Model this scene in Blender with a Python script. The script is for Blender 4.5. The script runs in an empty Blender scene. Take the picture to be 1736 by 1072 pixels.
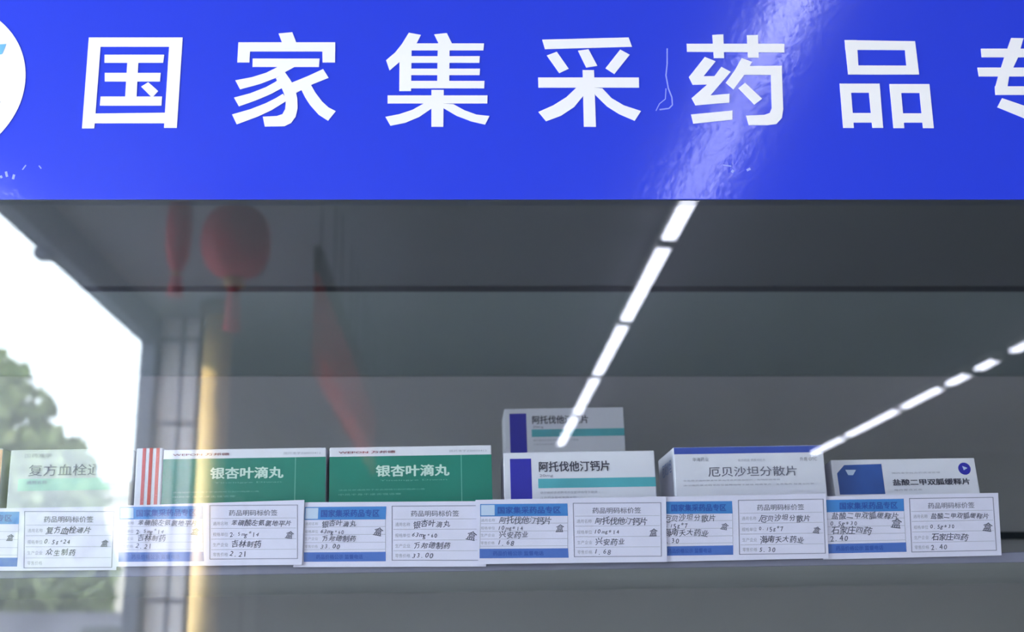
import bpy, bmesh, math, random
from mathutils import Vector, Matrix
from mathutils.geometry import tessellate_polygon

random.seed(7)
C = bpy.context.scene.collection
S = bpy.context.scene

# ------------------------------------------------------------------ camera
FPX = 2020.0                       # focal length in pixels of the 1736 px wide frame
PITCH = math.atan(536 / FPX)       # horizon lies on the bottom edge of the frame
EYE = Vector((0.0, 0.0, 1.45))
cd = bpy.data.cameras.new('camera')
cam = bpy.data.objects.new('camera', cd)
C.objects.link(cam)
cam.location = EYE
cam.rotation_euler = (math.pi / 2 + PITCH, 0, 0)
cd.sensor_fit = 'HORIZONTAL'
cd.sensor_width = 36.0
cd.lens = FPX / 1736 * 36.0
cd.shift_x = 85 / 1736
cd.clip_start = 0.02
cd.clip_end = 400
cd.dof.use_dof = True
cd.dof.focus_distance = 0.93
cd.dof.aperture_fstop = 7.5
S.camera = cam

# ------------------------------------------------------------------ view, world, sun
S.view_settings.view_transform = 'Standard'
S.view_settings.look = 'None'
S.view_settings.gamma = 1.0
S.view_settings.use_curve_mapping = False
S.view_settings.exposure = 0.26
S.cycles.use_denoising = True
S.cycles.max_bounces = 10
S.cycles.transparent_max_bounces = 24
S.cycles.caustics_reflective = False
S.cycles.caustics_refractive = False

SKY = 15.0
w = bpy.data.worlds.new('sky')
S.world = w
w.use_nodes = True
nt = w.node_tree
bg = nt.nodes['Background']
tc = nt.nodes.new('ShaderNodeTexCoord')
nz = nt.nodes.new('ShaderNodeTexNoise')
nz.inputs['Scale'].default_value = 2.0
rp = nt.nodes.new('ShaderNodeValToRGB')
rp.color_ramp.elements[0].color = (0.80, 0.89, 1.0, 1)
rp.color_ramp.elements[1].color = (0.90, 0.95, 1.0, 1)
nt.links.new(tc.outputs['Generated'], nz.inputs['Vector'])
nt.links.new(nz.outputs['Fac'], rp.inputs['Fac'])
nt.links.new(rp.outputs['Color'], bg.inputs['Color'])
bg.inputs['Strength'].default_value = SKY

sd = bpy.data.lights.new('sun', 'SUN')
sun = bpy.data.objects.new('sun', sd)
C.objects.link(sun)
sd.energy = 25.0
sd.color = (1.0, 0.94, 0.84)
sd.angle = math.radians(0.6)
sun.rotation_euler = Vector((1.0, -0.30, -0.47)).to_track_quat('-Z', 'Y').to_euler()
sun.location = (-8, 2, 6)

# ------------------------------------------------------------------ geometry helpers
CT, ST = math.cos(PITCH), math.sin(PITCH)
GLASS_Y = 0.894                    # outer face of the pane
MIRROR = 2 * GLASS_Y               # y of a reflected point = MIRROR - its apparent distance


def ray(px, py):
    x = (px - 783) / FPX
    y = -(py - 536) / FPX
    return Vector((x, CT - ST * y, ST + CT * y))


def at(px, py, Y):
    """world point on the vertical plane at distance Y seen at that place of the frame"""
    d = ray(px, py)
    return EYE + d * (Y / d.y)


def solve_depth(px, X, Z):
    """apparent distance at which a point (X, Z above eye) shows at column px"""
    # px-783 = F*X/(Y*CT+Z*ST)
    return (FPX * X / (px - 783) - Z * ST) / CT


def new_obj(name, bm, mat, parent=None):
    me = bpy.data.meshes.new(name)
    bm.normal_update()
    bm.to_mesh(me)
    bm.free()
    return link_mesh(name, me, mat, parent)


def link_mesh(name, me, mat, parent=None):
    o = bpy.data.objects.new(name, me)
    C.objects.link(o)
    me.materials.clear()
    me.materials.append(mat)
    if parent is not None:
        o.parent = parent
    return o


def tag(o, label=None, cat=None, group=None, kind=None):
    if label:
        o['label'] = label
    if cat:
        o['category'] = cat
    if group:
        o['group'] = group
    if kind:
        o['kind'] = kind
    return o


def thing(name, label, cat, loc=(0, 0, 0), rot=(0, 0, 0), group=None):
    o = bpy.data.objects.new(name, None)
    o.empty_display_size = 0.05
    C.objects.link(o)
    o.location = loc
    o.rotation_euler = rot
    return tag(o, label, cat, group)


def add_box(bm, x0, x1, y0, y1, z0, z1, bevel=0.0):
    r = bmesh.ops.create_cube(bm, size=1.0)
    vs = r['verts']
    for v in vs:
        v.co = Vector(((x0 + x1) / 2 + v.co.x * (x1 - x0), (y0 + y1) / 2 + v.co.y * (y1 - y0), (z0 + z1) / 2 + v.co.z * (z1 - z0)))
    if bevel:
        es = list({e for v in vs for e in v.link_edges})
        bmesh.ops.bevel(bm, geom=es, offset=bevel, segments=2, affect='EDGES', profile=0.5)


def boxm(name, mat, parent, x0, x1, y0, y1, z0, z1, bevel=0.0):
    bm = bmesh.new()
    add_box(bm, x0, x1, y0, y1, z0, z1, bevel)
    return new_obj(name, bm, mat, parent)


def add_poly(bm, pts, y, t):
    """flat shape in the XZ plane, front face at y-t, sides back to y"""
    a = sum(pts[i][0] * pts[(i + 1) % len(pts)][1] - pts[(i + 1) % len(pts)][0] * pts[i][1] for i in range(len(pts)))
    if a < 0:
        pts = pts[::-1]
    f = [bm.verts.new((p[0], y - t, p[1])) for p in pts]
    b = [bm.verts.new((p[0], y, p[1])) for p in pts]
    for tri in tessellate_polygon([[Vector((p[0], p[1], 0)) for p in pts]]):
        u, v, w_ = [Vector(pts[i]) for i in tri]
        cr = (v - u).cross(w_ - u)
        if abs(cr) > 1e-14:
            bm.faces.new([f[i] for i in (tri if cr > 0 else tri[::-1])])
    n = len(pts)
    for i in range(n):
        j = (i + 1) % n
        bm.faces.new((f[i], b[i], b[j], f[j]))


def add_lathe(bm, prof, seg=32, cx=0, cy=0):
    rings = []
    for r, z in prof:
        rings.append([bm.verts.new((cx + r * math.cos(2 * math.pi * k / seg), cy + r * math.sin(2 * math.pi * k / seg), z)) for k in range(seg)])
    for a, b in zip(rings, rings[1:]):
        for k in range(seg):
            f = bm.faces.new((a[k], a[(k + 1) % seg], b[(k + 1) % seg], b[k]))
            f.smooth = True
    bm.faces.new(rings[0][::-1])
    bm.faces.new(rings[-1])


# ------------------------------------------------------------------ materials
def mat(name, col, rough=0.5, spec=0.5, metal=0.0, noise=0.0, nscale=20.0, bump=0.0):
    m = bpy.data.materials.new(name)
    m.use_nodes = True
    n = m.node_tree.nodes
    b = n['Principled BSDF']
    b.inputs['Base Color'].default_value = (*col, 1)
    b.inputs['Roughness'].default_value = rough
    b.inputs['Specular IOR Level'].default_value = spec
    b.inputs['Metallic'].default_value = metal
    if noise or bump:
        t = n.new('ShaderNodeTexCoord')
        z = n.new('ShaderNodeTexNoise')
        z.inputs['Scale'].default_value = nscale
        z.inputs['Detail'].default_value = 4
        m.node_tree.links.new(t.outputs['Object'], z.inputs['Vector'])
        if noise:
            r = n.new('ShaderNodeValToRGB')
            r.color_ramp.elements[0].position = 0.3
            r.color_ramp.elements[1].position = 0.7
            r.color_ramp.elements[0].color = (*[max(0, c * (1 - noise)) for c in col], 1)
            r.color_ramp.elements[1].color = (*[min(1, c * (1 + noise)) for c in col], 1)
            m.node_tree.links.new(z.outputs['Fac'], r.inputs['Fac'])
            m.node_tree.links.new(r.outputs['Color'], b.inputs['Base Color'])
        if bump:
            u = n.new('ShaderNodeBump')
            u.inputs['Strength'].default_value = bump
            u.inputs['Distance'].default_value = 0.002
            m.node_tree.links.new(z.outputs['Fac'], u.inputs['Height'])
            m.node_tree.links.new(u.outputs['Normal'], b.inputs['Normal'])
    return m


def emit(name, col, s):
    m = bpy.data.materials.new(name)
    m.use_nodes = True
    n = m.node_tree.nodes
    n.remove(n['Principled BSDF'])
    e = n.new('ShaderNodeEmission')
    e.inputs['Color'].default_value = (*col, 1)
    e.inputs['Strength'].default_value = s
    m.node_tree.links.new(e.outputs[0], n['Material Output'].inputs['Surface'])
    return m


def glass_mat():
    """thin clear pane: sees straight through, mirrors more at grazing angles, a little dust"""
    m = bpy.data.materials.new('clear_glass')
    m.use_nodes = True
    n, l = m.node_tree.nodes, m.node_tree.links
    n.remove(n['Principled BSDF'])
    g = n.new('ShaderNodeNewGeometry')
    dot = n.new('ShaderNodeVectorMath'); dot.operation = 'DOT_PRODUCT'
    l.new(g.outputs['Normal'], dot.inputs[0]); l.new(g.outputs['Incoming'], dot.inputs[1])
    ab = n.new('ShaderNodeMath'); ab.operation = 'ABSOLUTE'
    l.new(dot.outputs['Value'], ab.inputs[0])
    om = n.new('ShaderNodeMath'); om.operation = 'SUBTRACT'; om.inputs[0].default_value = 1.0
    l.new(ab.outputs[0], om.inputs[1])
    pw = n.new('ShaderNodeMath'); pw.operation = 'POWER'; pw.inputs[1].default_value = 5.0
    l.new(om.outputs[0], pw.inputs[0])
    ma = n.new('ShaderNodeMath'); ma.operation = 'MULTIPLY_ADD'
    ma.inputs[1].default_value = 0.955; ma.inputs[2].default_value = 0.045
    l.new(pw.outputs[0], ma.inputs[0])
    tr = n.new('ShaderNodeBsdfTransparent'); tr.inputs['Color'].default_value = (0.965, 0.985, 0.98, 1)
    gl = n.new('ShaderNodeBsdfGlossy'); gl.inputs['Roughness'].default_value = 0.0
    gl.inputs['Color'].default_value = (1, 1, 1, 1)
    mx = n.new('ShaderNodeMixShader')
    l.new(ma.outputs[0], mx.inputs['Fac']); l.new(tr.outputs[0], mx.inputs[1]); l.new(gl.outputs[0], mx.inputs[2])
    du = n.new('ShaderNodeBsdfGlossy'); du.inputs['Roughness'].default_value = 0.22
    du.inputs['Color'].default_value = (0.8, 0.78, 1.0, 1)
    m2 = n.new('ShaderNodeMixShader'); m2.inputs['Fac'].default_value = 0.005
    l.new(mx.outputs[0], m2.inputs[1]); l.new(du.outputs[0], m2.inputs[2])
    l.new(m2.outputs[0], n['Material Output'].inputs['Surface'])
    return m


def sign_mat(name, col, bump, rough=0.16, spec=0.5):
    """glossy printed film with slight waviness"""
    m = mat(name, col, rough, spec)
    n, l = m.node_tree.nodes, m.node_tree.links
    b = n['Principled BSDF']
    t = n.new('ShaderNodeTexCoord')
    z = n.new('ShaderNodeTexNoise'); z.inputs['Scale'].default_value = 160; z.inputs['Detail'].default_value = 3
    u = n.new('ShaderNodeBump'); u.inputs['Strength'].default_value = bump; u.inputs['Distance'].default_value = 0.0006
    l.new(t.outputs['Object'], z.inputs['Vector']); l.new(z.outputs['Fac'], u.inputs['Height'])
    l.new(u.outputs['Normal'], b.inputs['Normal'])
    b.inputs['Coat Weight'].default_value = 0.35
    b.inputs['Coat Roughness'].default_value = 0.5
    return m


M = {}
M['glass'] = glass_mat()
M['blue_film'] = sign_mat('blue_film', (0.012, 0.041, 0.66), 0.13, 0.115)
M['white_vinyl'] = mat('white_vinyl', (0.84, 0.84, 0.86), 0.4, 0.3)
M['scuff'] = mat('scuff', (0.30, 0.36, 0.85), 0.5, 0.3)
M['emblem_blue'] = mat('emblem_blue', (0.14, 0.42, 0.78), 0.4)
M['emblem_ink'] = mat('emblem_ink', (0.03, 0.03, 0.05), 0.5)
M['card'] = mat('white_card', (0.70, 0.675, 0.86), 0.5, 0.4, noise=0.03, nscale=30)
M['carton'] = mat('white_carton', (0.74, 0.73, 0.84), 0.45, 0.4, noise=0.03, nscale=25)
M['carton_warm'] = mat('offwhite_carton', (0.58, 0.60, 0.62), 0.5, 0.4, noise=0.04, nscale=25)
M['green'] = mat('green_print', (0.012, 0.215, 0.165), 0.4, 0.4, noise=0.06, nscale=18)
M['mint'] = mat('mint_print', (0.42, 0.66, 0.58), 0.45)
M['pale_print'] = mat('pale_print', (0.62, 0.80, 0.74), 0.45)
M['faint_print'] = mat('faint_print', (0.16, 0.42, 0.36), 0.45)
M['red'] = mat('red_print', (0.62, 0.09, 0.08), 0.45)
M['maroon'] = mat('maroon_print', (0.22, 0.03, 0.06), 0.45)
M['grey_ink'] = mat('grey_ink', (0.17, 0.17, 0.24), 0.6)
M['light_ink'] = mat('light_ink', (0.36, 0.36, 0.45), 0.6)
M['dark_ink'] = mat('dark_ink', (0.045, 0.045, 0.08), 0.6)
M['hand_ink'] = mat('hand_ink', (0.11, 0.11, 0.17), 0.6)
M['rule'] = mat('rule_ink', (0.46, 0.46, 0.58), 0.6)
M['border'] = mat('border_ink', (0.27, 0.27, 0.38), 0.6)
M['head_blue'] = mat('header_blue', (0.05, 0.22, 0.60), 0.45, noise=0.08, nscale=40)
M['head_text'] = mat('header_text_blue', (0.018, 0.075, 0.36), 0.45)
M['foot_blue'] = mat('footer_blue', (0.065, 0.15, 0.50), 0.45, noise=0.08, nscale=40)
M['badge'] = mat('badge_pale', (0.52, 0.62, 0.82), 0.45)
M['indigo'] = mat('indigo_print', (0.022, 0.022, 0.40), 0.4)
M['teal'] = mat('teal_print', (0.09, 0.42, 0.50), 0.4, noise=0.15, nscale=22)
M['royal'] = mat('royal_print', (0.045, 0.085, 0.42), 0.4, noise=0.12, nscale=12)
M['navy'] = mat('navy_print', (0.025, 0.085, 0.34), 0.4, noise=0.25, nscale=25)
M['peach'] = mat('peach_print', (0.75, 0.42, 0.28), 0.5)
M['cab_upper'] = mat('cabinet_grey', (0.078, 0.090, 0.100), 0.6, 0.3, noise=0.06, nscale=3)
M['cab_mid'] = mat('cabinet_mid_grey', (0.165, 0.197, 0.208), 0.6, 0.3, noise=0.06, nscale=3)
M['cab_low_lit'] = mat('cabinet_low_lit_grey', (0.34, 0.335, 0.36), 0.6, 0.3, noise=0.06, nscale=3)  # lower back panel: the light on it is put into a paler grey
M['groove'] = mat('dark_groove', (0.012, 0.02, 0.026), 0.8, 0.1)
M['shelf'] = mat('shelf_grey', (0.36, 0.38, 0.40), 0.4, 0.4, noise=0.05, nscale=8)
M['rail'] = mat('rail_grey', (0.20, 0.20, 0.29), 0.4, 0.4, noise=0.05, nscale=8)
M['cab_frame'] = mat('cabinet_frame', (0.25, 0.26, 0.28), 0.4, 0.4)
M['ceiling'] = mat('ceiling_paint', (0.25, 0.25, 0.32), 0.8, 0.2, noise=0.05, nscale=2)
M['wall'] = mat('wall_paint', (0.13, 0.14, 0.15), 0.8, 0.2, noise=0.08, nscale=2)
M['jamb'] = mat('jamb_paint', (0.07, 0.085, 0.14), 0.6, 0.3)
M['floor'] = mat('floor_tile', (0.20, 0.20, 0.20), 0.35, 0.4, noise=0.08, nscale=5)
M['pave'] = mat('paving', (0.26, 0.27, 0.28), 0.8, 0.2, noise=0.12, nscale=3)
M['tile'] = mat('pilaster_tile', (0.78, 0.78, 0.90), 0.4, 0.4, noise=0.05, nscale=6)
M['joint'] = mat('tile_joint', (0.22, 0.22, 0.30), 0.8)
M['gold'] = mat('gold_paint', (0.80, 0.56, 0.20), 0.4, 0.5, noise=0.1, nscale=4)
M['brown'] = mat('brown_trim', (0.10, 0.06, 0.04), 0.6)
M['door_dark'] = mat('door_dark', (0.05, 0.06, 0.07), 0.4)
M['door_panel'] = mat('door_panel', (0.42, 0.42, 0.45), 0.4)
M['lantern'] = mat('lantern_silk', (0.58, 0.04, 0.07), 0.6)
M['lantern_gold'] = mat('lantern_gold', (0.55, 0.35, 0.08), 0.4)
M['banner'] = mat('banner_cloth', (0.50, 0.07, 0.05), 0.7, noise=0.1, nscale=8)
M['cloth'] = mat('thin_red_cloth', (0.55, 0.09, 0.06), 0.8)
_n, _l = M['cloth'].node_tree.nodes, M['cloth'].node_tree.links
_t = _n.new('ShaderNodeBsdfTranslucent'); _t.inputs['Color'].default_value = (0.50, 0.10, 0.07, 1)
_x = _n.new('ShaderNodeMixShader'); _x.inputs['Fac'].default_value = 0.5
_l.new(_n['Principled BSDF'].outputs[0], _x.inputs[1]); _l.new(_t.outputs[0], _x.inputs[2])
_l.new(_x.outputs[0], _n['Material Output'].inputs['Surface'])
M['banner_dark'] = mat('banner_dark', (0.07, 0.045, 0.035), 0.7)
M['led'] = emit('led_diffuser', (0.82, 0.84, 1.0), 19.0)
M['led_body'] = mat('led_housing', (0.75, 0.75, 0.78), 0.4)
M['bark'] = mat('bark', (0.12, 0.08, 0.05), 0.9)
M['leaf'] = mat('leaf', (0.30, 0.36, 0.17), 0.6, 0.3, noise=0.35, nscale=1.4)
M['pale_wall'] = mat('pale_render', (0.55, 0.52, 0.46), 0.8)
M['pane_dark'] = mat('dark_pane', (0.05, 0.06, 0.07), 0.2)
M['van_paint'] = mat('van_paint', (0.72, 0.72, 0.80), 0.3)
M['rubber'] = mat('rubber', (0.02, 0.02, 0.02), 0.8)


# ------------------------------------------------------------------ lettering helpers
def raw_text(s, bold=0.0, shear=0.0):
    cu = bpy.data.curves.new('lettering', 'FONT')
    cu.body = s
    cu.size = 1.0
    cu.shear = shear
    cu.resolution_u = 2
    o = bpy.data.objects.new('lettering', cu)
    C.objects.link(o)
    dg = bpy.context.evaluated_depsgraph_get()
    me = bpy.data.meshes.new_from_object(o.evaluated_get(dg))
    bpy.data.objects.remove(o)
    bpy.data.curves.remove(cu)
    if bold and me.vertices:       # heavier strokes: the outline laid a few times, slightly shifted
        vs = [v.co.copy() for v in me.vertices]
        ps = [list(p.vertices) for p in me.polygons]
        V, F = [], []
        for k, (dx, dy) in enumerate(((-1, 0), (1, 0), (0, 0.7), (0, -0.7))):
            F += [[i + len(V) for i in p] for p in ps]
            V += [(v.x + dx * bold, v.y + dy * bold, 0.00002 * k) for v in vs]
        me = bpy.data.meshes.new('lettering')
        me.from_pydata(V, [], F)
    return me


def fit(me, x0, z0, x1, z1, y, keep=False):
    """lay a text mesh flat on the plane y, filling the rectangle"""
    if not me.vertices:
        return me
    xs = [v.co.x for v in me.vertices]; ys = [v.co.y for v in me.vertices]
    ax, bx, ay, by = min(xs), max(xs), min(ys), max(ys)
    sx = (x1 - x0) / max(bx - ax, 1e-6); sy = (z1 - z0) / max(by - ay, 1e-6)
    if keep:
        sx = min(sx, sy)
    for v in me.vertices:
        v.co = Vector((x0 + (v.co.x - ax) * sx, y - v.co.z, z0 + (v.co.y - ay) * sy))
    return me


def text(name, s, m, parent, rect, y, bold=0.0):
    x0, z0, x1, z1 = rect
    me = fit(raw_text(s, bold), x0, z0, x1, z1, y)
    return link_mesh(name, me, m, parent)


def hand_text(name, lines, m, parent, y, bold=0.012):
    """handwriting: every character set a little askew; one mesh. lines: (text, x, z, size, step)"""
    rng = random.Random(sum(ord(ch) for ln in lines for ch in ln[0]))
    vs, fs = [], []
    for s, x, z, size, step in lines:
        for ch in s:
            if ch != ' ':
                me = raw_text(ch, bold, 0.2)
                a = rng.uniform(-0.22, 0.22); sc = size * rng.uniform(0.82, 1.15); dz = rng.uniform(-0.12, 0.12) * size
                base = len(vs)
                for v in me.vertices:
                    px, pz = (v.co.x - 0.5) * sc, (v.co.y - 0.35) * sc * rng.uniform(0.97, 1.03)
                    vs.append((x + step * 0.5 + px * math.cos(a) - pz * math.sin(a), y - v.co.z, z + dz + px * math.sin(a) + pz * math.cos(a)))
                for p in me.polygons:
                    fs.append([base + i for i in p.vertices])
                bpy.data.meshes.remove(me)
            x += step
    me = bpy.data.meshes.new(name)
    me.from_pydata(vs, [], fs)
    return link_mesh(name, me, m, parent)


# ------------------------------------------------------------------ shop shell (behind the viewer, seen in the glass)
CEIL_Z = 3.0
END_Y = MIRROR - 10.6
LEFT_X, RIGHT_X = -1.53, 5.6
OPEN_END = MIRROR - 5.78           # far jamb of the street opening
OPEN_START = 0.85           # opened up to the cabinet, out of view, to grade the sign's light
ADDED_PIER = (-0.1, -1.6)  # unseen wall piece added to block part of the daylight on the sign
LINTEL_Z = EYE.z + 1.40
WT = 0.07
BACK_Y = 1.50                      # inner back of the display cabinet


def structure(name, bm, m):
    return tag(new_obj(name, bm, m), kind='structure')


def sbox(name, m, *a):
    bm = bmesh.new()
    add_box(bm, *a)
    return structure(name, bm, m)


sbox('floor', M['floor'], LEFT_X - WT, RIGHT_X + WT, END_Y - WT, 1.9, -0.10, 0.0)
sbox('ceiling', M['ceiling'], LEFT_X - WT, RIGHT_X + WT, END_Y - WT, 1.9, CEIL_Z, CEIL_Z + 0.12)
sbox('wall_right', M['wall'], RIGHT_X, RIGHT_X + WT, END_Y, 1.75, 0, CEIL_Z)
sbox('wall_back', M['wall'], LEFT_X - WT, RIGHT_X + WT, END_Y - WT, END_Y, 0, CEIL_Z)
sbox('wall_front', M['wall'], LEFT_X - WT, RIGHT_X + WT, 1.75, 1.90, 0, CEIL_Z)
bm = bmesh.new()
add_box(bm, LEFT_X - WT, LEFT_X, END_Y, OPEN_END, 0, CEIL_Z)
add_box(bm, LEFT_X - WT, LEFT_X, OPEN_START, 1.75, 0, CEIL_Z)
add_box(bm, LEFT_X - WT, LEFT_X, OPEN_END, OPEN_START, LINTEL_Z, CEIL_Z)
add_box(bm, LEFT_X - WT, LEFT_X, ADDED_PIER[1], ADDED_PIER[0], 0, LINTEL_Z)
structure('wall_left', bm, M['jamb'])
bm = bmesh.new()
add_box(bm, -120, LEFT_X - WT, -120, 60, -0.14, -0.04)
structure('pavement', bm, M['pave'])

# tiled pilaster standing out from the wall at the far jamb of the opening
PY = 5.86
pxa, pxb = at(266, 680, PY).x, at(331, 680, PY).x
bm = bmesh.new()
add_box(bm, pxa, pxb, MIRROR - PY - 0.3, MIRROR - PY, 0, CEIL_Z, 0.006)
pil = structure('trim_1', bm, M['tile'])
bm = bmesh.new()
f0 = MIRROR - PY
for k in range(-3, 4):
    z = at(300, 718, PY).z + 0.43 * k
    if 0.05 < z < CEIL_Z:
        add_box(bm, pxa, pxb + 0.001, f0 - 0.3, f0 + 0.0015, z - 0.014, z + 0.014)
xm = at(304, 680, PY).x
add_box(bm, xm - 0.012, xm + 0.012, f0 - 0.002, f0 + 0.0015, 0, CEIL_Z)
new_obj('tile_joint', bm, M['joint'], pil)
bm = bmesh.new()
add_box(bm, pxb + 0.002, pxb + 0.03, f0 - 0.25, f0 - 0.01, 0, CEIL_Z, 0.004)
structure('trim_2', bm, M['brown'])
X = LEFT_X + 0.02
ya, yb = MIRROR - solve_depth(440, X, 0.8), MIRROR - solve_depth(386, X, 0.8)
bm = bmesh.new(); add_box(bm, LEFT_X, X, ya, yb, 0, 2.35)
d = structure('door_1', bm, M['door_panel'])
bm = bmesh.new(); add_box(bm, X, X + 0.012, (ya + yb) / 2 - 0.03, (ya + yb) / 2 + 0.03, 0, 2.35)
new_obj('door_stile', bm, M['door_dark'], d)
bm = bmesh.new(); add_box(bm, X, X + 0.03, yb - 0.16, yb - 0.13, 0.9, 1.3, 0.006)
new_obj('door_handle', bm, M['lantern_gold'], d)

# small bracket under the lintel of the opening
yb_ = MIRROR + solve_depth(65, LEFT_X - WT, 1.37) * -1
bm = bmesh.new(); add_box(bm, LEFT_X - WT - 0.01, LEFT_X - WT + 0.05, yb_ - 0.04, yb_ + 0.04, LINTEL_Z - 0.035, LINTEL_Z, 0.006)
structure('trim_3', bm, M['jamb'])

# gilded column just inside the opening
CY = 5.6
cxy = at(366, 640, CY)
col = thing('gold_column', 'slim round gold painted column inside the street opening, its lower part in sun', 'column', (cxy.x, MIRROR - CY, 0))
bm = bmesh.new(); add_lathe(bm, [(0.068, 0.06), (0.068, CEIL_Z - 0.06)], 32); new_obj('shaft', bm, M['gold'], col)
bm = bmesh.new(); add_lathe(bm, [(0.095, 0.0), (0.095, 0.04), (0.074, 0.07)], 32); new_obj('base', bm, M['brown'], col)
bm = bmesh.new(); add_lathe(bm, [(0.074, CEIL_Z - 0.07), (0.095, CEIL_Z - 0.04), (0.095, CEIL_Z)], 32); new_obj('capital', bm, M['brown'], col)

# ------------------------------------------------------------------ ceiling light strips
def light(label, x, ya, yb, group):
    """ya, yb: apparent distances in the glass"""
    y0, y1 = MIRROR - yb, MIRROR - ya
    t = thing('light_batten', label, 'ceiling light', (x, (y0 + y1) / 2, CEIL_Z), group=group)
    h = (y1 - y0) / 2
    boxm('housing', M['led_body'], t, -0.034, 0.034, -h - 0.012, h + 0.012, -0.038, 0.0, 0.003)
    boxm('diffuser', M['led'], t, -0.028, 0.028, -h, h, -0.052, -0.0385, 0.004)
    for s in (-1, 1):
        boxm('end_cap', M['led_body'], t, -0.030, 0.030, s * h - 0.012 if s > 0 else -h - 0.012, h + 0.012 if s > 0 else -h + 0.0, -0.054, -0.036)
    return t


ROW1 = [(1.94, 3.14, 'mirrored at the top of the blue sign'),
        (3.20, 4.47, 'mirrored across the lower edge of the blue sign'),
        (4.56, 5.74, 'mirrored over the dark groove below the sign'),
        (5.82, 7.03, 'mirrored just above the lighter back panel'),
        (7.12, 8.36, 'mirrored over the lighter back panel'),
        (8.45, 9.85, 'mirrored against the rear white carton')]
for a, b, l in ROW1:
    light('white LED batten in the long row, ' + l, 0.82, a, b, 'LED battens in the long row over the aisle')
ROW2 = [(5.72, 6.42, 'short piece cut by the picture edge'),
        (6.63, 6.89, 'very short piece, second from the picture edge'),
        (7.02, 7.33, 'short piece, third from the picture edge'),
        (7.43, 8.12, 'fourth piece from the picture edge'),
        (8.21, 9.36, 'longest, above the navy emblem carton'),
        (9.45, 10.3, 'touching the royal blue carton edge')]
for a, b, l in ROW2:
    light('white LED batten in the side row, ' + l, 3.06, a, b, 'LED battens in the side row')

# ------------------------------------------------------------------ lanterns and banners
def lantern(label, px, py, Ym, r, hgt, tassel):
    p = at(px, py, Ym)
    t = thing('red_lantern', label, 'lantern', (p.x, MIRROR - Ym, p.z), group='red lanterns hung at the street opening')
    bm = bmesh.new()
    prof = []
    for k in range(13):
        a = -math.pi / 2 + math.pi * k / 12
        prof.append((max(0.25 * r, r * math.cos(a) ** 0.7 if math.cos(a) > 1e-6 else 0.25 * r), hgt / 2 * math.sin(a)))
    add_lathe(bm, prof, 24)
    new_obj('shade', bm, M['lantern'], t)
    for z0, z1 in ((hgt / 2, hgt / 2 + 0.03), (-hgt / 2 - 0.03, -hgt / 2)):
        bm = bmesh.new(); add_lathe(bm, [(0.3 * r, z0), (0.3 * r, z1)], 16); new_obj('cap', bm, M['lantern_gold'], t)
    bm = bmesh.new(); add_lathe(bm, [(0.004, hgt / 2 + 0.02), (0.004, CEIL_Z - p.z)], 8); new_obj('cord', bm, M['lantern_gold'], t)
    bm = bmesh.new(); add_lathe(bm, [(0.02, -hgt / 2 - 0.02), (0.03, -hgt / 2 - 0.03 - tassel)], 12); new_obj('tassel', bm, M['lantern'], t)


lantern('large round red lantern with tassel hanging beside the gold column', 400, 410, 4.05, 0.125, 0.27, 0.16)
lantern('narrow long red lantern hanging over the pale pilasters', 303, 392, 4.05, 0.045, 0.30, 0.06)

for k, (za, l) in enumerate(((2.63, 'nearest the glass, the highest'), (2.63, 'second from the glass'), (2.63, 'third from the glass'), (2.63, 'last of the row'))):
    ya = 3.55 + k * 0.66
    t = thing('red_banner', 'dull red cloth banner with brown head in a row, ' + l, 'banner', (-0.455, MIRROR - ya - 0.31, 0), group='red banners hung in a row')
    bm = bmesh.new(); add_box(bm, -0.006, 0.006, -0.30, 0.30, 2.22, za - 0.09); new_obj('cloth', bm, M['cloth'], t)
    bm = bmesh.new(); add_box(bm, -0.012, 0.012, -0.29, 0.29, za - 0.09, za); new_obj('header', bm, M['banner_dark'], t)
    for s in (-0.2, 0.2):
        bm = bmesh.new(); add_lathe(bm, [(0.003, za - 0.005), (0.003, CEIL_Z)], 6, 0, s); new_obj('cord', bm, M['rubber'], t)

# ------------------------------------------------------------------ street outside
def tree(label, base, trunk_h, blobs, nleaf, seed):
    rng = random.Random(seed)
    t = thing('street_tree', label, 'tree', base, group='trees across the street')
    bm = bmesh.new(); add_lathe(bm, [(0.22, 0), (0.15, 0.4), (0.12, trunk_h)], 12); new_obj('trunk', bm, M['bark'], t)
    bm = bmesh.new()
    for bx, by, bz, br in blobs:
        for _ in range(nleaf):
            while True:
                v = Vector((rng.uniform(-1, 1), rng.uniform(-1, 1), rng.uniform(-1, 1)))
                if 0.15 < v.length < 1:
                    break
            v = v * (br / max(v.length, 1e-6)) * v.length ** 0.5
            c = Vector((bx, by, bz)) + v
            u = Vector((rng.uniform(-1, 1), rng.uniform(-1, 1), rng.uniform(-1, 1))).normalized()
            q = u.orthogonal().normalized()
            s = rng.uniform(0.13, 0.26)
            a, b = q * s, u * s * 0.55
            bm.faces.new([bm.verts.new(c + a), bm.verts.new(c + b), bm.verts.new(c - a), bm.verts.new(c - b)])
    new_obj('crown', bm, M['leaf'], t)


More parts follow.
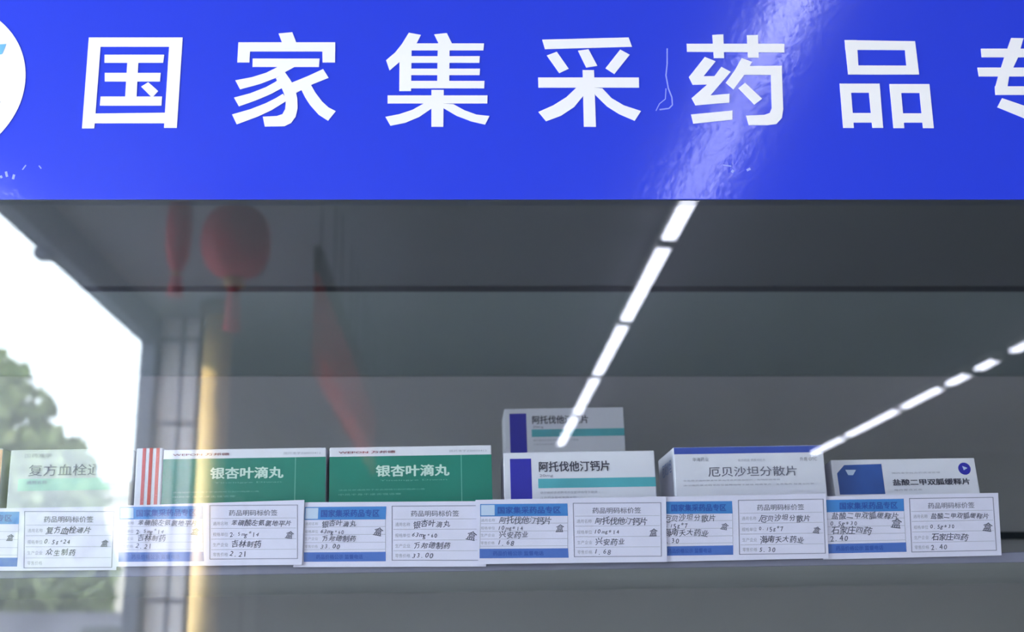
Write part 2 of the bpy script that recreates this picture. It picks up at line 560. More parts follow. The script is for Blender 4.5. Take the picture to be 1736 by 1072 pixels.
TY = 22.0
tp = at(-12, 1000, TY)
cz = at(-40, 860, TY).z
tree('big leafy green tree across the street, mirrored at the far left', (tp.x, MIRROR - TY, -0.04), 3.0,
     [(0.0, 0, 3.6, 1.9), (-0.8, 0, 5.1, 1.6), (1.0, 0.2, 2.6, 1.2), (0.6, 0.1, 3.9, 1.2), (-1.4, 0, 3.0, 1.5), (0.3, 0, 2.0, 1.3), (1.55, 0.1, 2.0, 0.6)], 1100, 3)
bp = at(-200, 815, 46)
b2 = at(232, 815, 46)
bld = thing('pale_building', 'long pale rendered low building behind the street tree', 'building', ((bp.x + b2.x) / 2 - 6, MIRROR - 46, -0.04))
hw = (b2.x - bp.x) / 2 + 6
bz = bp.z - 0.6
boxm('wall', M['pale_wall'], bld, -hw, hw, -8, 0, 0, bz)
boxm('parapet', M['pale_wall'], bld, -hw - 0.1, hw + 0.1, -8.1, 0.1, bz, bz + 0.64)
for k in range(6):
    x = -hw + 1.8 + k * (2 * hw - 3.6) / 5
    for z in (1.0, 3.6):
        boxm('window', M['pane_dark'], bld, x - 0.7, x + 0.7, -0.06, 0.05, z, z + 1.5)
vp = at(180, 1040, 19)
van = thing('delivery_van', 'pale delivery van parked in the street in front of the tree', 'van', (vp.x, MIRROR - 19, -0.04))
vz = vp.z + 0.04
bm = bmesh.new()
prof = [(-1.5, 0.35), (1.5, 0.35), (1.5, 1.05), (1.15, 1.2), (0.85, vz - 0.05), (0.7, vz), (-1.4, vz), (-1.5, vz - 0.1)]
add_poly(bm, prof, 0.85, 1.7)
new_obj('body', bm, M['van_paint'], van)
for s in (-1, 1):
    boxm('window', M['pane_dark'], van, -0.1, 0.7, 0.852 * s - 0.01, 0.852 * s + 0.01, 1.15, vz - 0.2)
    for x in (-0.95, 0.95):
        bm = bmesh.new()
        r = bmesh.ops.create_cone(bm, cap_ends=True, segments=24, radius1=0.34, radius2=0.34, depth=0.2)
        bmesh.ops.rotate(bm, verts=bm.verts, cent=(0, 0, 0), matrix=Matrix.Rotation(math.pi / 2, 3, 'X'))
        bmesh.ops.translate(bm, verts=bm.verts, vec=(x, 0.78 * s, 0.34))
        new_obj('wheel', bm, M['rubber'], van)

# ------------------------------------------------------------------ display cabinet
CX0, CX1 = -1.45, 1.75
ALPHA = 0.0158                     # the shelf hangs slightly lower on the left
cab = thing('display_cabinet', 'grey glass fronted display cabinet holding the medicine cartons', 'display cabinet', (0.15, 1.2, 0))
OX, OY = 0.15, 1.2


def cb(name, m, x0, x1, y0, y1, z0, z1, bevel=0.0):
    return boxm(name, m, cab, x0 - OX, x1 - OX, y0 - OY, y1 - OY, z0, z1, bevel)


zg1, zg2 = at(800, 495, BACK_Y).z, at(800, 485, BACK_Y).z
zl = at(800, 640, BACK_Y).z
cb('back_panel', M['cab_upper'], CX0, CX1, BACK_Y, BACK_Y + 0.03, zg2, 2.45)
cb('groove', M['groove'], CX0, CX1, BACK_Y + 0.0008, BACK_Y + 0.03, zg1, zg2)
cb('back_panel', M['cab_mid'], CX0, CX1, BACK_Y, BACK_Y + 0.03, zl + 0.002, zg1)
cb('back_panel', M['cab_low_lit'], CX0, CX1, BACK_Y - 0.006, BACK_Y + 0.03, 0.9, zl)
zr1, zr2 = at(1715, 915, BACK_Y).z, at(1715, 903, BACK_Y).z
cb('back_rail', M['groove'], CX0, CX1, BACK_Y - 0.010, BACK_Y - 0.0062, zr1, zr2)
cb('side_panel', M['cab_frame'], CX0 - 0.03, CX0, 0.89, BACK_Y + 0.03, 0.0, 2.45)
cb('side_panel', M['cab_frame'], CX1, CX1 + 0.03, 0.89, BACK_Y + 0.03, 0.0, 2.45)
cb('top_panel', M['cab_frame'], CX0 - 0.03, CX1 + 0.03, 0.89, BACK_Y + 0.03, 2.45, 2.49)
cb('plinth', M['cab_frame'], CX0, CX1, 0.90, BACK_Y + 0.03, 0.0, 0.9)
cb('glass_pane', M['glass'], CX0, CX1, GLASS_Y, GLASS_Y + 0.006, 0.9, 2.45)

SHELF_Y = 0.9655
s0 = at(1100, 951, SHELF_Y)
SZ0 = s0.z - ALPHA * s0.x          # shelf top height at x = 0
bm = bmesh.new()
add_box(bm, CX0, CX1, SHELF_Y, BACK_Y - 0.012, -0.0055, 0, 0.0012)
for v in bm.verts:
    v.co.z += SZ0 + ALPHA * v.co.x
    v.co.x -= OX
    v.co.y -= OY
new_obj('shelf', bm, M['shelf'], cab)
bm = bmesh.new()
add_box(bm, CX0, CX1, SHELF_Y - 0.003, SHELF_Y - 0.0001, -0.0062, 0.002, 0.0008)
for v in bm.verts:
    v.co.z += SZ0 + ALPHA * v.co.x
    v.co.x -= OX
    v.co.y -= OY
new_obj('shelf_rail', bm, M['rail'], cab)

# ------------------------------------------------------------------ blue sign on the pane
SIGN_T = 0.0018
SY = GLASS_Y - SIGN_T              # front of the film
sb = at(800, 338, SY)
sign = thing('pharmacy_sign', 'long blue sign with white characters stuck across the top of the glass', 'sign', (0.15, GLASS_Y - 0.0001, sb.z))
boxm('film', M['blue_film'], sign, CX0 + 0.01 - 0.15, CX1 - 0.01 - 0.15, -SIGN_T + 0.0001, 0, 0, 0.36, 0.0003)
LY = -SIGN_T + 0.0001


def sp(px, py):
    p = at(px, py, SY)
    return (p.x - 0.15, p.z - sb.z)


K = 1126 / 210
GLYPHS = {
 '国': (120, [[(165,128),(278,128),(215,955),(103,955)], [(900,128),(1018,128),(965,950),(848,950)],
   [(165,128),(1018,128),(1012,212),(160,212)], [(215,820),(862,812),(856,908),(205,908)],
   [(308,285),(850,285),(840,358),(308,358)], [(310,450),(818,450),(812,528),(310,528)], [(272,665),(830,665),(825,748),(265,748)],
   [(515,350),(615,350),(598,670),(495,670)], [(640,575),(705,535),(795,615),(740,675)]]),
 '家': (380, [[(495,92),(620,80),(660,185),(530,185)], [(130,172),(1010,172),(1010,255),(128,255)],
   [(130,172),(240,172),(230,355),(120,355)], [(892,172),(1010,172),(1008,355),(895,355)], [(260,320),(868,320),(862,396),(258,396)],
   [(500,385),(640,395),(550,445),(470,495),(330,550),(145,600),(102,518),(250,490),(380,450),(480,400)],
   [(550,440),(600,510),(645,590),(665,680),(668,770),(650,850),(610,905),(550,935),(370,938),(352,848),(480,842),(530,825),(555,780),(560,715),(545,640),(520,580),(470,500)],
   [(500,500),(540,580),(420,645),(290,700),(135,755),(90,675),(240,635),(380,580),(470,530)],
   [(535,640),(575,700),(430,790),(300,850),(115,918),(72,828),(240,780),(380,725),(470,680)],
   [(600,545),(760,480),(900,415),(950,495),(790,560),(640,640)],
   [(700,600),(790,560),(830,630),(890,710),(950,765),(1015,798),(945,885),(860,830),(780,740),(735,670)]]),
 '集': (640, [[(285,85),(395,105),(350,190),(270,290),(200,350),(110,428),(78,335),(160,265),(220,190)],
   [(200,280),(310,200),(305,615),(198,615)], [(515,100),(630,88),(690,210),(560,190)], [(548,180),(655,180),(652,560),(542,560)],
   [(340,182),(968,182),(962,245),(300,245)], [(300,298),(930,298),(926,358),(300,358)], [(300,412),(932,412),(928,470),(300,470)],
   [(300,523),(972,523),(970,590),(300,590)], [(92,655),(1000,655),(998,728),(92,728)], [(490,605),(602,605),(598,940),(490,940)],
   [(420,728),(500,728),(500,768),(380,850),(250,905),(118,930),(72,850),(200,825),(320,785)],
   [(590,728),(690,735),(790,790),(900,830),(1018,842),(978,920),(850,890),(720,840),(600,770)]]),
 '采': (895, [[(130,148),(915,128),(945,212),(155,234)], [(172,292),(262,258),(370,412),(285,452)], [(455,248),(550,235),(630,385),(530,402)],
   [(838,238),(925,285),(785,460),(705,408)], [(92,492),(1008,492),(1010,584),(95,584)], [(497,425),(600,425),(618,940),(508,940)],
   [(440,584),(520,584),(510,650),(420,760),(300,840),(165,890),(95,805),(230,745),(350,670)],
   [(590,584),(675,590),(760,680),(870,745),(1028,797),(970,885),(830,825),(720,755),(612,650)]]),
 '药': (1150, [[(75,185),(962,185),(962,264),(78,258)], [(308,105),(408,100),(415,315),(322,315)], [(622,108),(722,105),(730,312),(632,312)],
   [(240,305),(338,345),(228,480),(340,480),(300,555),(130,558),(95,488)], [(390,395),(475,440),(290,655),(465,640),(462,720),(155,745),(120,680),(290,530)],
   [(115,828),(490,793),(490,875),(135,912)], [(575,315),(670,350),(600,465),(500,600),(430,540),(510,430)],
   [(600,388),(940,385),(940,468),(585,468)],
   [(838,388),(938,385),(952,780),(940,860),(890,915),(810,925),(640,925),(615,838),(780,832),(830,815),(848,770)],
   [(545,590),(605,540),(760,685),(690,738)]]),
 '品': (1406, [[(138,152),(778,162),(788,243),(145,240)], [(162,382),(804,384),(815,465),(170,465)], [(138,152),(248,152),(268,465),(170,465)],
   [(678,160),(778,162),(815,465),(707,465)], [(93,548),(190,548),(222,950),(125,950)], [(352,548),(455,548),(488,950),(390,950)],
   [(93,548),(455,548),(462,630),(98,630)], [(205,815),(380,815),(390,902),(212,902)], [(545,552),(645,552),(680,952),(582,952)],
   [(812,552),(908,552),(948,952),(850,952)], [(545,552),(908,552),(915,632),(552,632)], [(665,818),(840,818),(850,902),(672,902)]]),
 '专': (1636, [[(143,230),(880,230),(880,308),(150,308)], [(112,402),(960,402),(960,482),(125,482)],
   [(418,133),(530,135),(480,310),(400,480),(385,575),(330,650),(270,590),(300,480),(355,310)], [(270,572),(800,572),(800,650),(275,650)],
   [(720,572),(800,572),(870,640),(650,860),(570,810),(730,645)], [(335,680),(540,750),(760,860),(720,940),(520,855),(292,762)]]),
}
for ch, (x0, polys) in GLYPHS.items():
    bm = bmesh.new()
    for k, pl in enumerate(polys):
        add_poly(bm, [sp(x0 + a / K, 40 + b / K) for a, b in pl], LY, 0.0004 + 0.000004 * k)
    new_obj('sign_character', bm, M['white_vinyl'], sign)

# round emblem, mostly outside the frame
ec = sp(-107, 140)
er = sp(43, 140)[0] - ec[0]
bm = bmesh.new()
add_poly(bm, [(ec[0] + er * math.cos(2 * math.pi * k / 96), ec[1] + er * math.sin(2 * math.pi * k / 96)) for k in range(96)], LY, 0.0004)
emb = new_obj('emblem_disc', bm, M['white_vinyl'], sign)
bm = bmesh.new()
add_poly(bm, [sp(-150, 92), sp(-60, 80), sp(11, 75), sp(4, 92), sp(-20, 98), sp(-60, 110), sp(-140, 122)], LY - 0.0004, 0.0002)
add_poly(bm, [sp(-150, 122), sp(-60, 108), sp(0, 112), sp(-4, 128), sp(-60, 138), sp(-140, 150)], LY - 0.0004, 0.0002)
new_obj('emblem_mark', bm, M['emblem_blue'], emb)
a, b = sp(-190, 196), sp(2, 164)
text('emblem_text', '医疗保障', M['emblem_ink'], emb, (a[0], a[1], b[0], b[1]), LY - 0.0006, 0.02)

# scuffs and dried drips on the film
def line_poly(bm, pts, wpx, y, t):
    for (ax, ay), (bx, by) in zip(pts, pts[1:]):
        n = math.hypot(bx - ax, by - ay)
        nx, ny = -(by - ay) / n * wpx / 2, (bx - ax) / n * wpx / 2
        add_poly(bm, [sp(ax + nx, ay + ny), sp(bx + nx, by + ny), sp(bx - nx, by - ny), sp(ax - nx, ay - ny)], y, t)


bm = bmesh.new()
line_poly(bm, [(1131, 82), (1131, 108), (1129, 128), (1133, 150), (1139, 165), (1140, 178), (1134, 184), (1118, 186)], 2.2, LY, 0.0001)
line_poly(bm, [(1129, 150), (1128, 168), (1118, 176), (1112, 188)], 1.6, LY, 0.0001)
new_obj('dried_drip', bm, M['scuff'], sign)
SC = ((10, 291, 2, 9, 4), (24, 296, -2, 8, 4), (38, 288, 6, -8, 2), (66, 281, 4, 5, 2), (1, 298, 2, 4, 4), (1226, 280, 14, 2, 2), (1240, 289, 4, 3, 5), (1266, 289, 6, -3, 4))
for x, y, dx, dy, ww in SC:
    bm = bmesh.new()
    line_poly(bm, [(x, y), (x + dx, y + dy)], ww, LY, 0.0001)
    new_obj('scuff_mark', bm, M['scuff'], sign)

# ------------------------------------------------------------------ medicine cartons
def frame_of(o):
    return Matrix.LocRotScale(o.location, o.rotation_euler, None)


def loc(Mx, px, py):
    inv = Mx.inverted()
    o = inv @ EYE
    d = inv.to_3x3() @ ray(px, py)
    t = -o.y / d.y
    p = o + d * t
    return (p.x, p.z)


GAP = 0.0006


class Carton:
    def __init__(s, name, label, xl, xr, ytop, Y, body, depth=0.07, lean=0.0, base_z=None, height=None, group=None, yaw=0.0):
        a, b = at(xl, ytop, Y), at(xr, ytop, Y)
        cx = (a.x + b.x) / 2
        if base_z is None:
            base_z = SZ0 + ALPHA * cx + 0.0004 + depth * math.sin(lean)
        h = height or ((a.z + b.z) / 2 - base_z) / math.cos(lean)
        wd = b.x - a.x
        yy = Y - h * math.sin(lean) * 0.9
        s.h, s.w, s.d = h, wd, depth
        s.o = thing(name, label, 'medicine box', (cx, yy, base_z), (-lean, -ALPHA, yaw), group)
        s.M = frame_of(s.o)
        bm = bmesh.new()
        add_box(bm, -wd / 2, wd / 2, 0, depth, 0, h, 0.0007)
        new_obj('carton', bm, body, s.o)

    def L(s, px, py):
        return loc(s.M, px, py)

    def quad(s, name, m, pts, lift=1):
        bm = bmesh.new()
        add_poly(bm, [s.clamp(s.L(*p)) for p in pts], -GAP * 0.2 * (lift - 1), GAP * 0.2)
        return new_obj(name, bm, m, s.o)

    def clamp(s, p):
        return (max(-s.w / 2, min(s.w / 2, p[0])), max(0, min(s.h, p[1])))

    def rect(s, name, m, x0, y0, x1, y1, lift=1):
        return s.quad(name, m, [(x0, y0), (x1, y0), (x1, y1), (x0, y1)], lift)

    def strip(s, name, m, x0, x1, z0, z1, lift=1):
        """in metres from the left edge and from the top"""
        bm = bmesh.new()
        add_poly(bm, [(-s.w / 2 + x0, s.h - z1), (-s.w / 2 + x1, s.h - z1), (-s.w / 2 + x1, s.h - z0), (-s.w / 2 + x0, s.h - z0)], -GAP * 0.2 * (lift - 1), GAP * 0.2)
        return new_obj(name, bm, m, s.o)

    def text(s, name, t, m, x0, y0, x1, y1, lift=3, bold=0.0):
        a, b = s.L(x0, y1), s.L(x1, y0)
        return text(name, t, m, s.o, (a[0], a[1], b[0], b[1]), -GAP * 0.2 * lift, bold)


BY = 0.985
c = Carton('medicine_carton', 'white carton with an orange edge cut by the left picture border', -150, 9, 762, BY, M['carton_warm'])
c.strip('edge_band', M['peach'], c.w - 0.006, c.w - 0.0005, 0.001, c.h - 0.001)
c.text('printed_name', '片剂', M['grey_ink'], -110, 785, -40, 812)

c = Carton('medicine_carton', 'plain whitish carton with grey title, second from the left behind the price tags', 22, 226, 762, BY, M['carton_warm'])
c.text('small_print', '国药准字', M['light_ink'], 42, 769, 88, 777)
c.text('printed_name', '复方血栓通片', M['grey_ink'], 48, 786, 196, 808)
c.strip('green_band', M['mint'], 0.008, c.w - 0.012, 0.024, 0.034)
c.text('small_print', '通用名称', M['light_ink'], 45, 815, 80, 822)

c = Carton('medicine_carton', 'narrow white carton end with three red vertical stripes', 235, 279, 760, BY, M['carton'])
wS = c.w
for k in range(3):
    x = wS * (0.24 + 0.26 * k)
    c.strip('red_stripe', M['red'], x, x + wS * 0.13, 0.0, c.h - 0.001)


def green_box(label, xl, xr, yt, group):
    c = Carton('medicine_carton', label, xl, xr, yt, BY, M['carton'], group=group)
    W = xr - xl
    top = c.strip('green_panel', M['green'], 0.0, c.w, 0.0078, c.h)
    c.text('maker_name', 'WEPON 万邦德', M['maroon'], xl + 12, yt + 7, xl + 108, yt + 13, bold=0.01)
    c.text('small_print', '国药准字Z20050412', M['light_ink'], xl + 200, yt + 5, xl + 263, yt + 10)
    c.text('printed_name', '银杏叶滴丸', M['pale_print'], xl + 75, yt + 30, xl + 200, yt + 52, bold=0.035)
    c.text('latin_name', 'Yinxingye Diwan', M['faint_print'], xl + 82, yt + 55, xl + 196, yt + 60)
    c.text('small_print', '活血化瘀通络用于瘀血阻络引起的胸痹心痛', M['faint_print'], xl + 12, yt + 71, xl + 158, yt + 76)
    c.text('small_print', '中风半身不遂舌强语蹇', M['faint_print'], xl + 12, yt + 79, xl + 118, yt + 84)
    x = c.w * 0.81
    c.strip('fold_line', M['faint_print'], x, x + 0.0007, 0.0078, c.h, 2)
    return c


G = 'green and white ginkgo pill cartons'
green_box('green carton with white top stripe, left one of the pair, beside the red stripes', 281, 556, 761, G)
green_box('green carton with white top stripe, right one of the pair, beside the indigo block carton', 562, 836, 757, G)


def statin(label, xl, xr, yt, Y, base_z=None, height=None, print_it=True, group=None):
    c = Carton('medicine_carton', label, xl, xr, yt, Y, M['carton'], base_z=base_z, height=height, group=group)
    W = c.w
    if print_it:
        c.strip('indigo_block', M['indigo'], W * 0.043, W * 0.183, 0.0052, c.h - 0.004)
        c.strip('teal_band', M['teal'], W * 0.225, W * 0.999, 0.0220, 0.0298)
        f = lambda u: -W / 2 + u * W
        z = lambda d: c.h - d
        text('printed_name', '阿托伐他汀钙片', M['dark_ink'], c.o, (f(0.232), z(0.0165), f(0.70), z(0.0078)), -GAP * 0.6, 0.022)
        text('small_print', '20mg', M['grey_ink'], c.o, (f(0.235), z(0.0212), f(0.325), z(0.0184)), -GAP * 0.6)
        text('small_print', '请仔细阅读说明书并在医师指导下使用', M['light_ink'], c.o, (f(0.235), z(0.0345), f(0.61), z(0.0325)), -GAP * 0.6)
        text('small_print', '江苏药业股份有限公司', M['light_ink'], c.o, (f(0.235), z(0.0385), f(0.47), z(0.0367)), -GAP * 0.6)
    return c


G2 = 'white cartons with indigo block and teal band'
c4 = statin('white carton with indigo block and teal band standing in the front row', 856, 1112, 766, BY, group=G2)
ZB = at(957, 692, 1.22).z
hb = c4.h
rear_base = ZB - hb
bz0 = SZ0 + ALPHA * 0.13 + 0.0006
statin('dim white carton with indigo block, raised at the back, only its upper half showing', 857, 1059, 692, 1.22, base_z=rear_base, height=hb, group=G2)
# what the rear carton stands on: a plain carton hidden by the front row
hx0, hx1 = at(850, 700, 1.22).x, at(1066, 700, 1.22).x
t = thing('medicine_carton', 'plain low carton hidden at the back under the raised indigo block carton', 'medicine box', ((hx0 + hx1) / 2, 1.215, bz0), (0, -ALPHA, 0))
boxm('carton', M['carton_warm'], t, -(hx1 - hx0) / 2, (hx1 - hx0) / 2, 0, 0.09, 0, rear_base - bz0 - 0.0006, 0.0007)

c = Carton('medicine_carton', 'white carton with a royal blue top edge and long grey title', 1144, 1398, 757, BY, M['carton'], depth=0.078, lean=0.0)
c.strip('top_band', M['royal'], 0.0005, c.w - 0.0005, 0.0004, 0.0058)
boxm('top_face', M['royal'], c.o, -c.w / 2 + 0.0008, c.w / 2 - 0.0008, 0.001, 0.077, c.h - 0.0002, c.h + 0.0003)
c.text('maker_name', '华海药业', M['grey_ink'], 1174, 776, 1201, 783)
c.text('small_print', '处方药品 凭医师处方', M['light_ink'], 1251, 778, 1297, 783)
c.text('small_print', '外用 OTC', M['grey_ink'], 1356, 775, 1384, 782)
c.text('printed_name', '厄贝沙坦分散片', M['grey_ink'], 1201, 790, 1350, 809, bold=0.008)
c.text('small_print', '本品用于治疗原发性高血压合并高血压的二型糖尿病肾病', M['light_ink'], 1158, 812, 1322, 817)
c.text('small_print', '请仔细阅读说明书并在医师指导下使用 规格零点一五克每片 每盒七片装', M['light_ink'], 1158, 819, 1380, 825)
sx = -c.w / 2 - 0.0003
me = raw_text('厄贝沙坦')
fit(me, 0, 0, 0.045, 0.011, 0)
for v in me.vertices:
    v.co = Vector((sx, 0.058 - v.co.x, c.h - 0.019 + v.co.z))
link_mesh('side_print', me, M['head_blue'], c.o)

c = Carton('medicine_carton', 'white carton with navy emblem block and round blue badge, last on the right', 1411, 1655, 778, BY + 0.012, M['carton'], lean=0.10, depth=0.05)
nv = c
hz = SZ0 + ALPHA * 0.37 + 0.0006
t = thing('medicine_carton', 'plain carton hidden behind the navy emblem carton, propping it up', 'medicine box', (c.o.location.x, BY + 0.062, hz), (0, -ALPHA, 0))
boxm('carton', M['carton_warm'], t, -0.055, 0.055, 0, 0.06, 0, c.h * 0.72, 0.0007)

em = c.quad('emblem_block', M['navy'], [(1431, 789), (1494, 787), (1501, 838), (1424, 839), (1419, 803)])
bm = bmesh.new()
add_poly(bm, [c.L(1433, 797), c.L(1451, 797), c.L(1446, 806), c.L(1438, 806)], -GAP * 0.2, GAP * 0.2)
new_obj('emblem_mark', bm, M['badge'], em)
ctr = c.L(1635, 795); rr = c.L(1645.5, 795)[0] - ctr[0]
bm = bmesh.new()
add_poly(bm, [(ctr[0] + rr * math.cos(2 * math.pi * k / 40), ctr[1] + rr * math.sin(2 * math.pi * k / 40)) for k in range(40)], 0, GAP * 0.2)
bd = new_obj('round_badge', bm, M['indigo'], c.o)
bm = bmesh.new()
add_poly(bm, [(ctr[0] - rr * 0.3, ctr[1] + rr * 0.45), (ctr[0] + rr * 0.5, ctr[1] + rr * 0.1), (ctr[0] - rr * 0.15, ctr[1] - rr * 0.25)], -GAP * 0.2, GAP * 0.2)
new_obj('badge_mark', bm, M['badge'], bd)
c.text('printed_name', '盐酸二甲双胍缓释片', M['dark_ink'], 1514, 811, 1643, 824, bold=0.03)
c.text('small_print', '国药准字处方药请遵医嘱', M['light_ink'], 1512, 800, 1593, 804)
c.text('small_print', '每片零点五克', M['light_ink'], 1516, 829, 1563, 833)

# ------------------------------------------------------------------ price tags along the shelf edge
HEAD_TEXT = '国家集采药品专区'
TITLE = '药品明码标价签'


def price_tag(label, Y, card, head, foot, frame, badge, hand, hleft=True):
    """pixel outlines on the plane Y; hand = four handwritten lines"""
    bl = at(*card[3], Y)
    t = thing('price_tag', label, 'price tag', (bl.x, Y, bl.z), group='handwritten price tags along the shelf')

    def P(px, py):
        p = at(px, py, Y)
        return (p.x - bl.x, p.z - bl.z)

    def poly(name, m, pts, lift, parent=t):
        bm = bmesh.new()
        add_poly(bm, [P(*p) for p in pts], -0.00005 * lift, 0.00005)
        return new_obj(name, bm, m, parent)

    bm = bmesh.new()
    add_poly(bm, [P(*p) for p in card], 0.0008, 0.0008)
    bm.faces.ensure_lookup_table()
    new_obj('card', bm, M['card'], t)

    def lerp(q, u, v):
        a = (q[0][0] + (q[1][0] - q[0][0]) * u, q[0][1] + (q[1][1] - q[0][1]) * u)
        b = (q[3][0] + (q[2][0] - q[3][0]) * u, q[3][1] + (q[2][1] - q[3][1]) * u)
        return (a[0] + (b[0] - a[0]) * v, a[1] + (b[1] - a[1]) * v)

    def sub(q, u0, v0, u1, v1):
        return [lerp(q, u0, v0), lerp(q, u1, v0), lerp(q, u1, v1), lerp(q, u0, v1)]

    def fit_in(name, s, m, q, lift, parent=t, bold=0.0):
        me = raw_text(s, bold)
        xs = [v.co.x for v in me.vertices]; ys = [v.co.y for v in me.vertices]
        ax, bx, ay, by = min(xs), max(xs), min(ys), max(ys)
        for v in me.vertices:
            p = P(*lerp(q, (v.co.x - ax) / (bx - ax), 1 - (v.co.y - ay) / (by - ay)))
            v.co = Vector((p[0], -0.00005 * lift - v.co.z, p[1]))
        return link_mesh(name, me, m, parent)

    def form(q, lw, labels):
        """ruled lines and printed field names inside the quad"""
        bm = bmesh.new()
        for v in (0.16, 0.40, 0.62, 0.84):
            add_poly(bm, [P(*p) for p in sub(q, 0.02, v - 0.006, 0.98, v + 0.006)], -0.00005, 0.00005)
        new_obj('ruling', bm, M['rule'], t)

    if head:
        hb_ = poly('header_band', M['head_blue'], head, 1)
        fit_in('header_text', HEAD_TEXT, M['head_text'], sub(head, 0.20, 0.22, 0.92, 0.80), 3, hb_, 0.03)
        if badge:
            poly('logo_patch', M['badge'], sub(head, 0.01, 0.08, 0.165, 0.92), 2)
        fb = poly('footer_band', M['foot_blue'], foot, 1)
        fit_in('footer_text', '药品价格公示 监督电话', M['head_text'], sub(foot, 0.15, 0.25, 0.72, 0.75), 3, fb, 0.02)
        body = [head[3], head[2], foot[1], foot[0]]
        bm = bmesh.new()
        for v in (0.22, 0.46, 0.70, 0.92):
            add_poly(bm, [P(*p) for p in sub(body, 0.0, v - 0.008, 1.0, v + 0.008)], -0.00005, 0.00005)
        for u in (0.0, 0.992):
            add_poly(bm, [P(*p) for p in sub(body, u, 0, u + 0.008, 1)], -0.00005, 0.00005)
        new_obj('ruling', bm, M['rule'], t)
        for s, v in (('通用名称', 0.12), ('规格单位', 0.36), ('生产企业', 0.58), ('零售价格', 0.82)):
            if badge:
                fit_in('field_name', s, M['light_ink'], sub(body, 0.01, v - 0.05, 0.17, v + 0.05), 2)
        handq = body if badge else sub(body, -0.15, 0, 1, 1)
        write(t, hand, handq, 0.21, P, lerp)
    if frame:
        bm = bmesh.new()
        lwx, lwy = 0.010, 0.014
        for r in ((0, 0, 1, lwy), (0, 1 - lwy, 1, 1), (0, 0, lwx, 1), (1 - lwx, 0, 1, 1)):
            add_poly(bm, [P(*p) for p in sub(frame, *r)], -0.00005, 0.00005)
        new_obj('frame_border', bm, M['border'], t)
        bm = bmesh.new()
        for v in (0.245, 0.43, 0.625, 0.82):
            add_poly(bm, [P(*p) for p in sub(frame, 0.02, v - 0.005, 0.98, v + 0.005)], -0.00005, 0.00005)
        new_obj('ruling', bm, M['rule'], t)
        fit_in('title_text', TITLE, M['grey_ink'], sub(frame, 0.22, 0.09, 0.77, 0.20), 2, bold=0.01)
        for s, v in (('通用名称', 0.34), ('规格单位', 0.54), ('生产企业', 0.73), ('零售价格', 0.91)):
            fit_in('field_name', s, M['light_ink'], sub(frame, 0.04, v - 0.035, 0.21, v + 0.035), 2)
        write(t, hand, frame, 0.24, P, lerp, (0.335, 0.53, 0.725, 0.905))


def write(t, hand, q, u0, P, lerp, vs=(0.12, 0.36, 0.58, 0.82)):
    lines = []
    a, b = P(*lerp(q, 0, 0.5)), P(*lerp(q, 1, 0.5))
    wq = b[0] - a[0]
    hq = P(*lerp(q, 0, 0))[1] - P(*lerp(q, 0, 1))[1]
    for s, v, k in zip(hand, vs, range(4)):
        p = P(*lerp(q, u0, v))
        n = max(len(s), 1)
        step = min(0.085 * wq, (0.75 - u0 + 0.18) * wq / n)
        if k == 1:
            step = 0.042 * wq
        if k == 3:
            step = 0.05 * wq
        lines.append((s, p[0], p[1] - 0.004 * hq, min(step * 1.0, 0.10 * wq) if k in (0, 2) else step * 1.5, step))
    p = P(*lerp(q, 0.86, vs[1] + 0.03))
    lines.append(('盒', p[0], p[1], 0.10 * wq, 0.08 * wq))
    hand_text('handwriting', lines, M['hand_ink'], t, -0.00015)


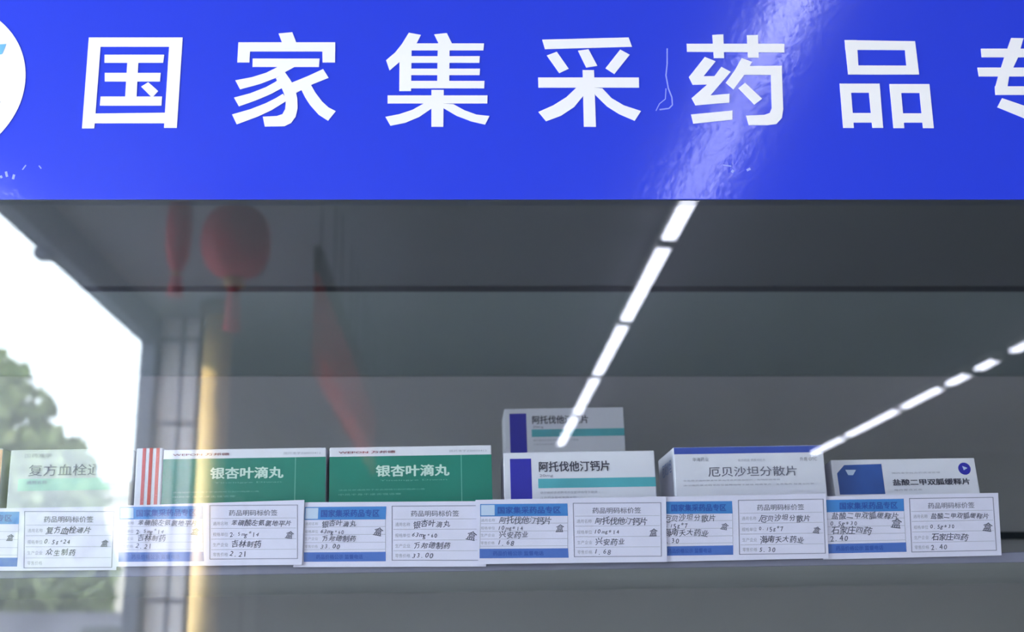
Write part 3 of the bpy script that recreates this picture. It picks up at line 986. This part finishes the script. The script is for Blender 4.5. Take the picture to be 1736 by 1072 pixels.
TY0, TY1, TY2 = 0.9605, 0.9590, 0.9575
price_tag('leftmost price tag, washed pale by the sky glare, under the plain whitish carton', TY0,
          [(-130, 864), (197, 859), (197, 967), (-130, 969)], [(-115, 868), (33, 868), (32, 889), (-115, 889)],
          [(-115, 946), (30, 946), (29, 961), (-115, 961)], [(41, 867), (194, 867), (190, 963), (40, 964)], True,
          ['复方血栓通片', '0.5g*24', '众生制药', ''])
price_tag('price tag under the red striped carton with 2.21 handwritten at its foot', TY1,
          [(195, 858), (516, 848), (512, 958), (197, 961)], [(203, 860), (344, 858), (344, 880), (203, 881)],
          [(201, 937), (345, 936), (346, 952), (201, 953)], [(355, 857), (505, 856), (505, 948), (355, 949)], True,
          ['苯磺酸左氨氯地平片', '2.5mg*14', '吉林制药', '2.21'])
price_tag('price tag below the right green carton naming ginkgo pills, priced 33.00', TY0,
          [(514, 852), (830, 850), (824, 961), (497, 962)], [(517, 860), (655, 859), (654, 881), (516, 882)],
          [(515, 937), (654, 936), (654, 952), (515, 953)], [(664, 858), (812, 857), (814, 951), (664, 951)], True,
          ['银杏叶滴丸', '63mg*60', '万邦德制药', '33.00'])
price_tag('price tag below the front indigo block carton, priced 1.68', TY2,
          [(806, 848), (1129, 842), (1131, 953), (811, 957)], [(814, 855), (962, 854), (963, 875), (814, 876)],
          [(813, 931), (963, 930), (964, 946), (813, 947)], [(971, 853), (1121, 852), (1122, 944), (973, 945)], True,
          ['阿托伐他汀钙片', '10mg*14', '兴安药业', '1.68'])
price_tag('price tag below the royal blue edged carton, priced 5.30, its left end covered', TY1,
          [(1110, 843), (1400, 837), (1405, 947), (1112, 953)], [(1112, 851), (1241, 850), (1242, 871), (1112, 872)],
          [(1112, 927), (1243, 925), (1243, 941), (1112, 943)], [(1251, 848), (1396, 846), (1400, 939), (1253, 941)], False,
          ['厄贝沙坦分散片', '0.15g*7', '海南天大药业', '5.30'])
price_tag('rightmost price tag below the navy emblem carton, priced 2.40', TY0,
          [(1392, 842), (1692, 836), (1698, 942), (1396, 949)], [(1396, 848), (1532, 846), (1533, 867), (1396, 869)],
          [(1396, 923), (1536, 920), (1537, 936), (1396, 939)], [(1541, 845), (1684, 843), (1690, 934), (1545, 937)], False,
          ['盐酸二甲双胍缓释片', '0.5g*30', '石家庄四药', '2.40'])
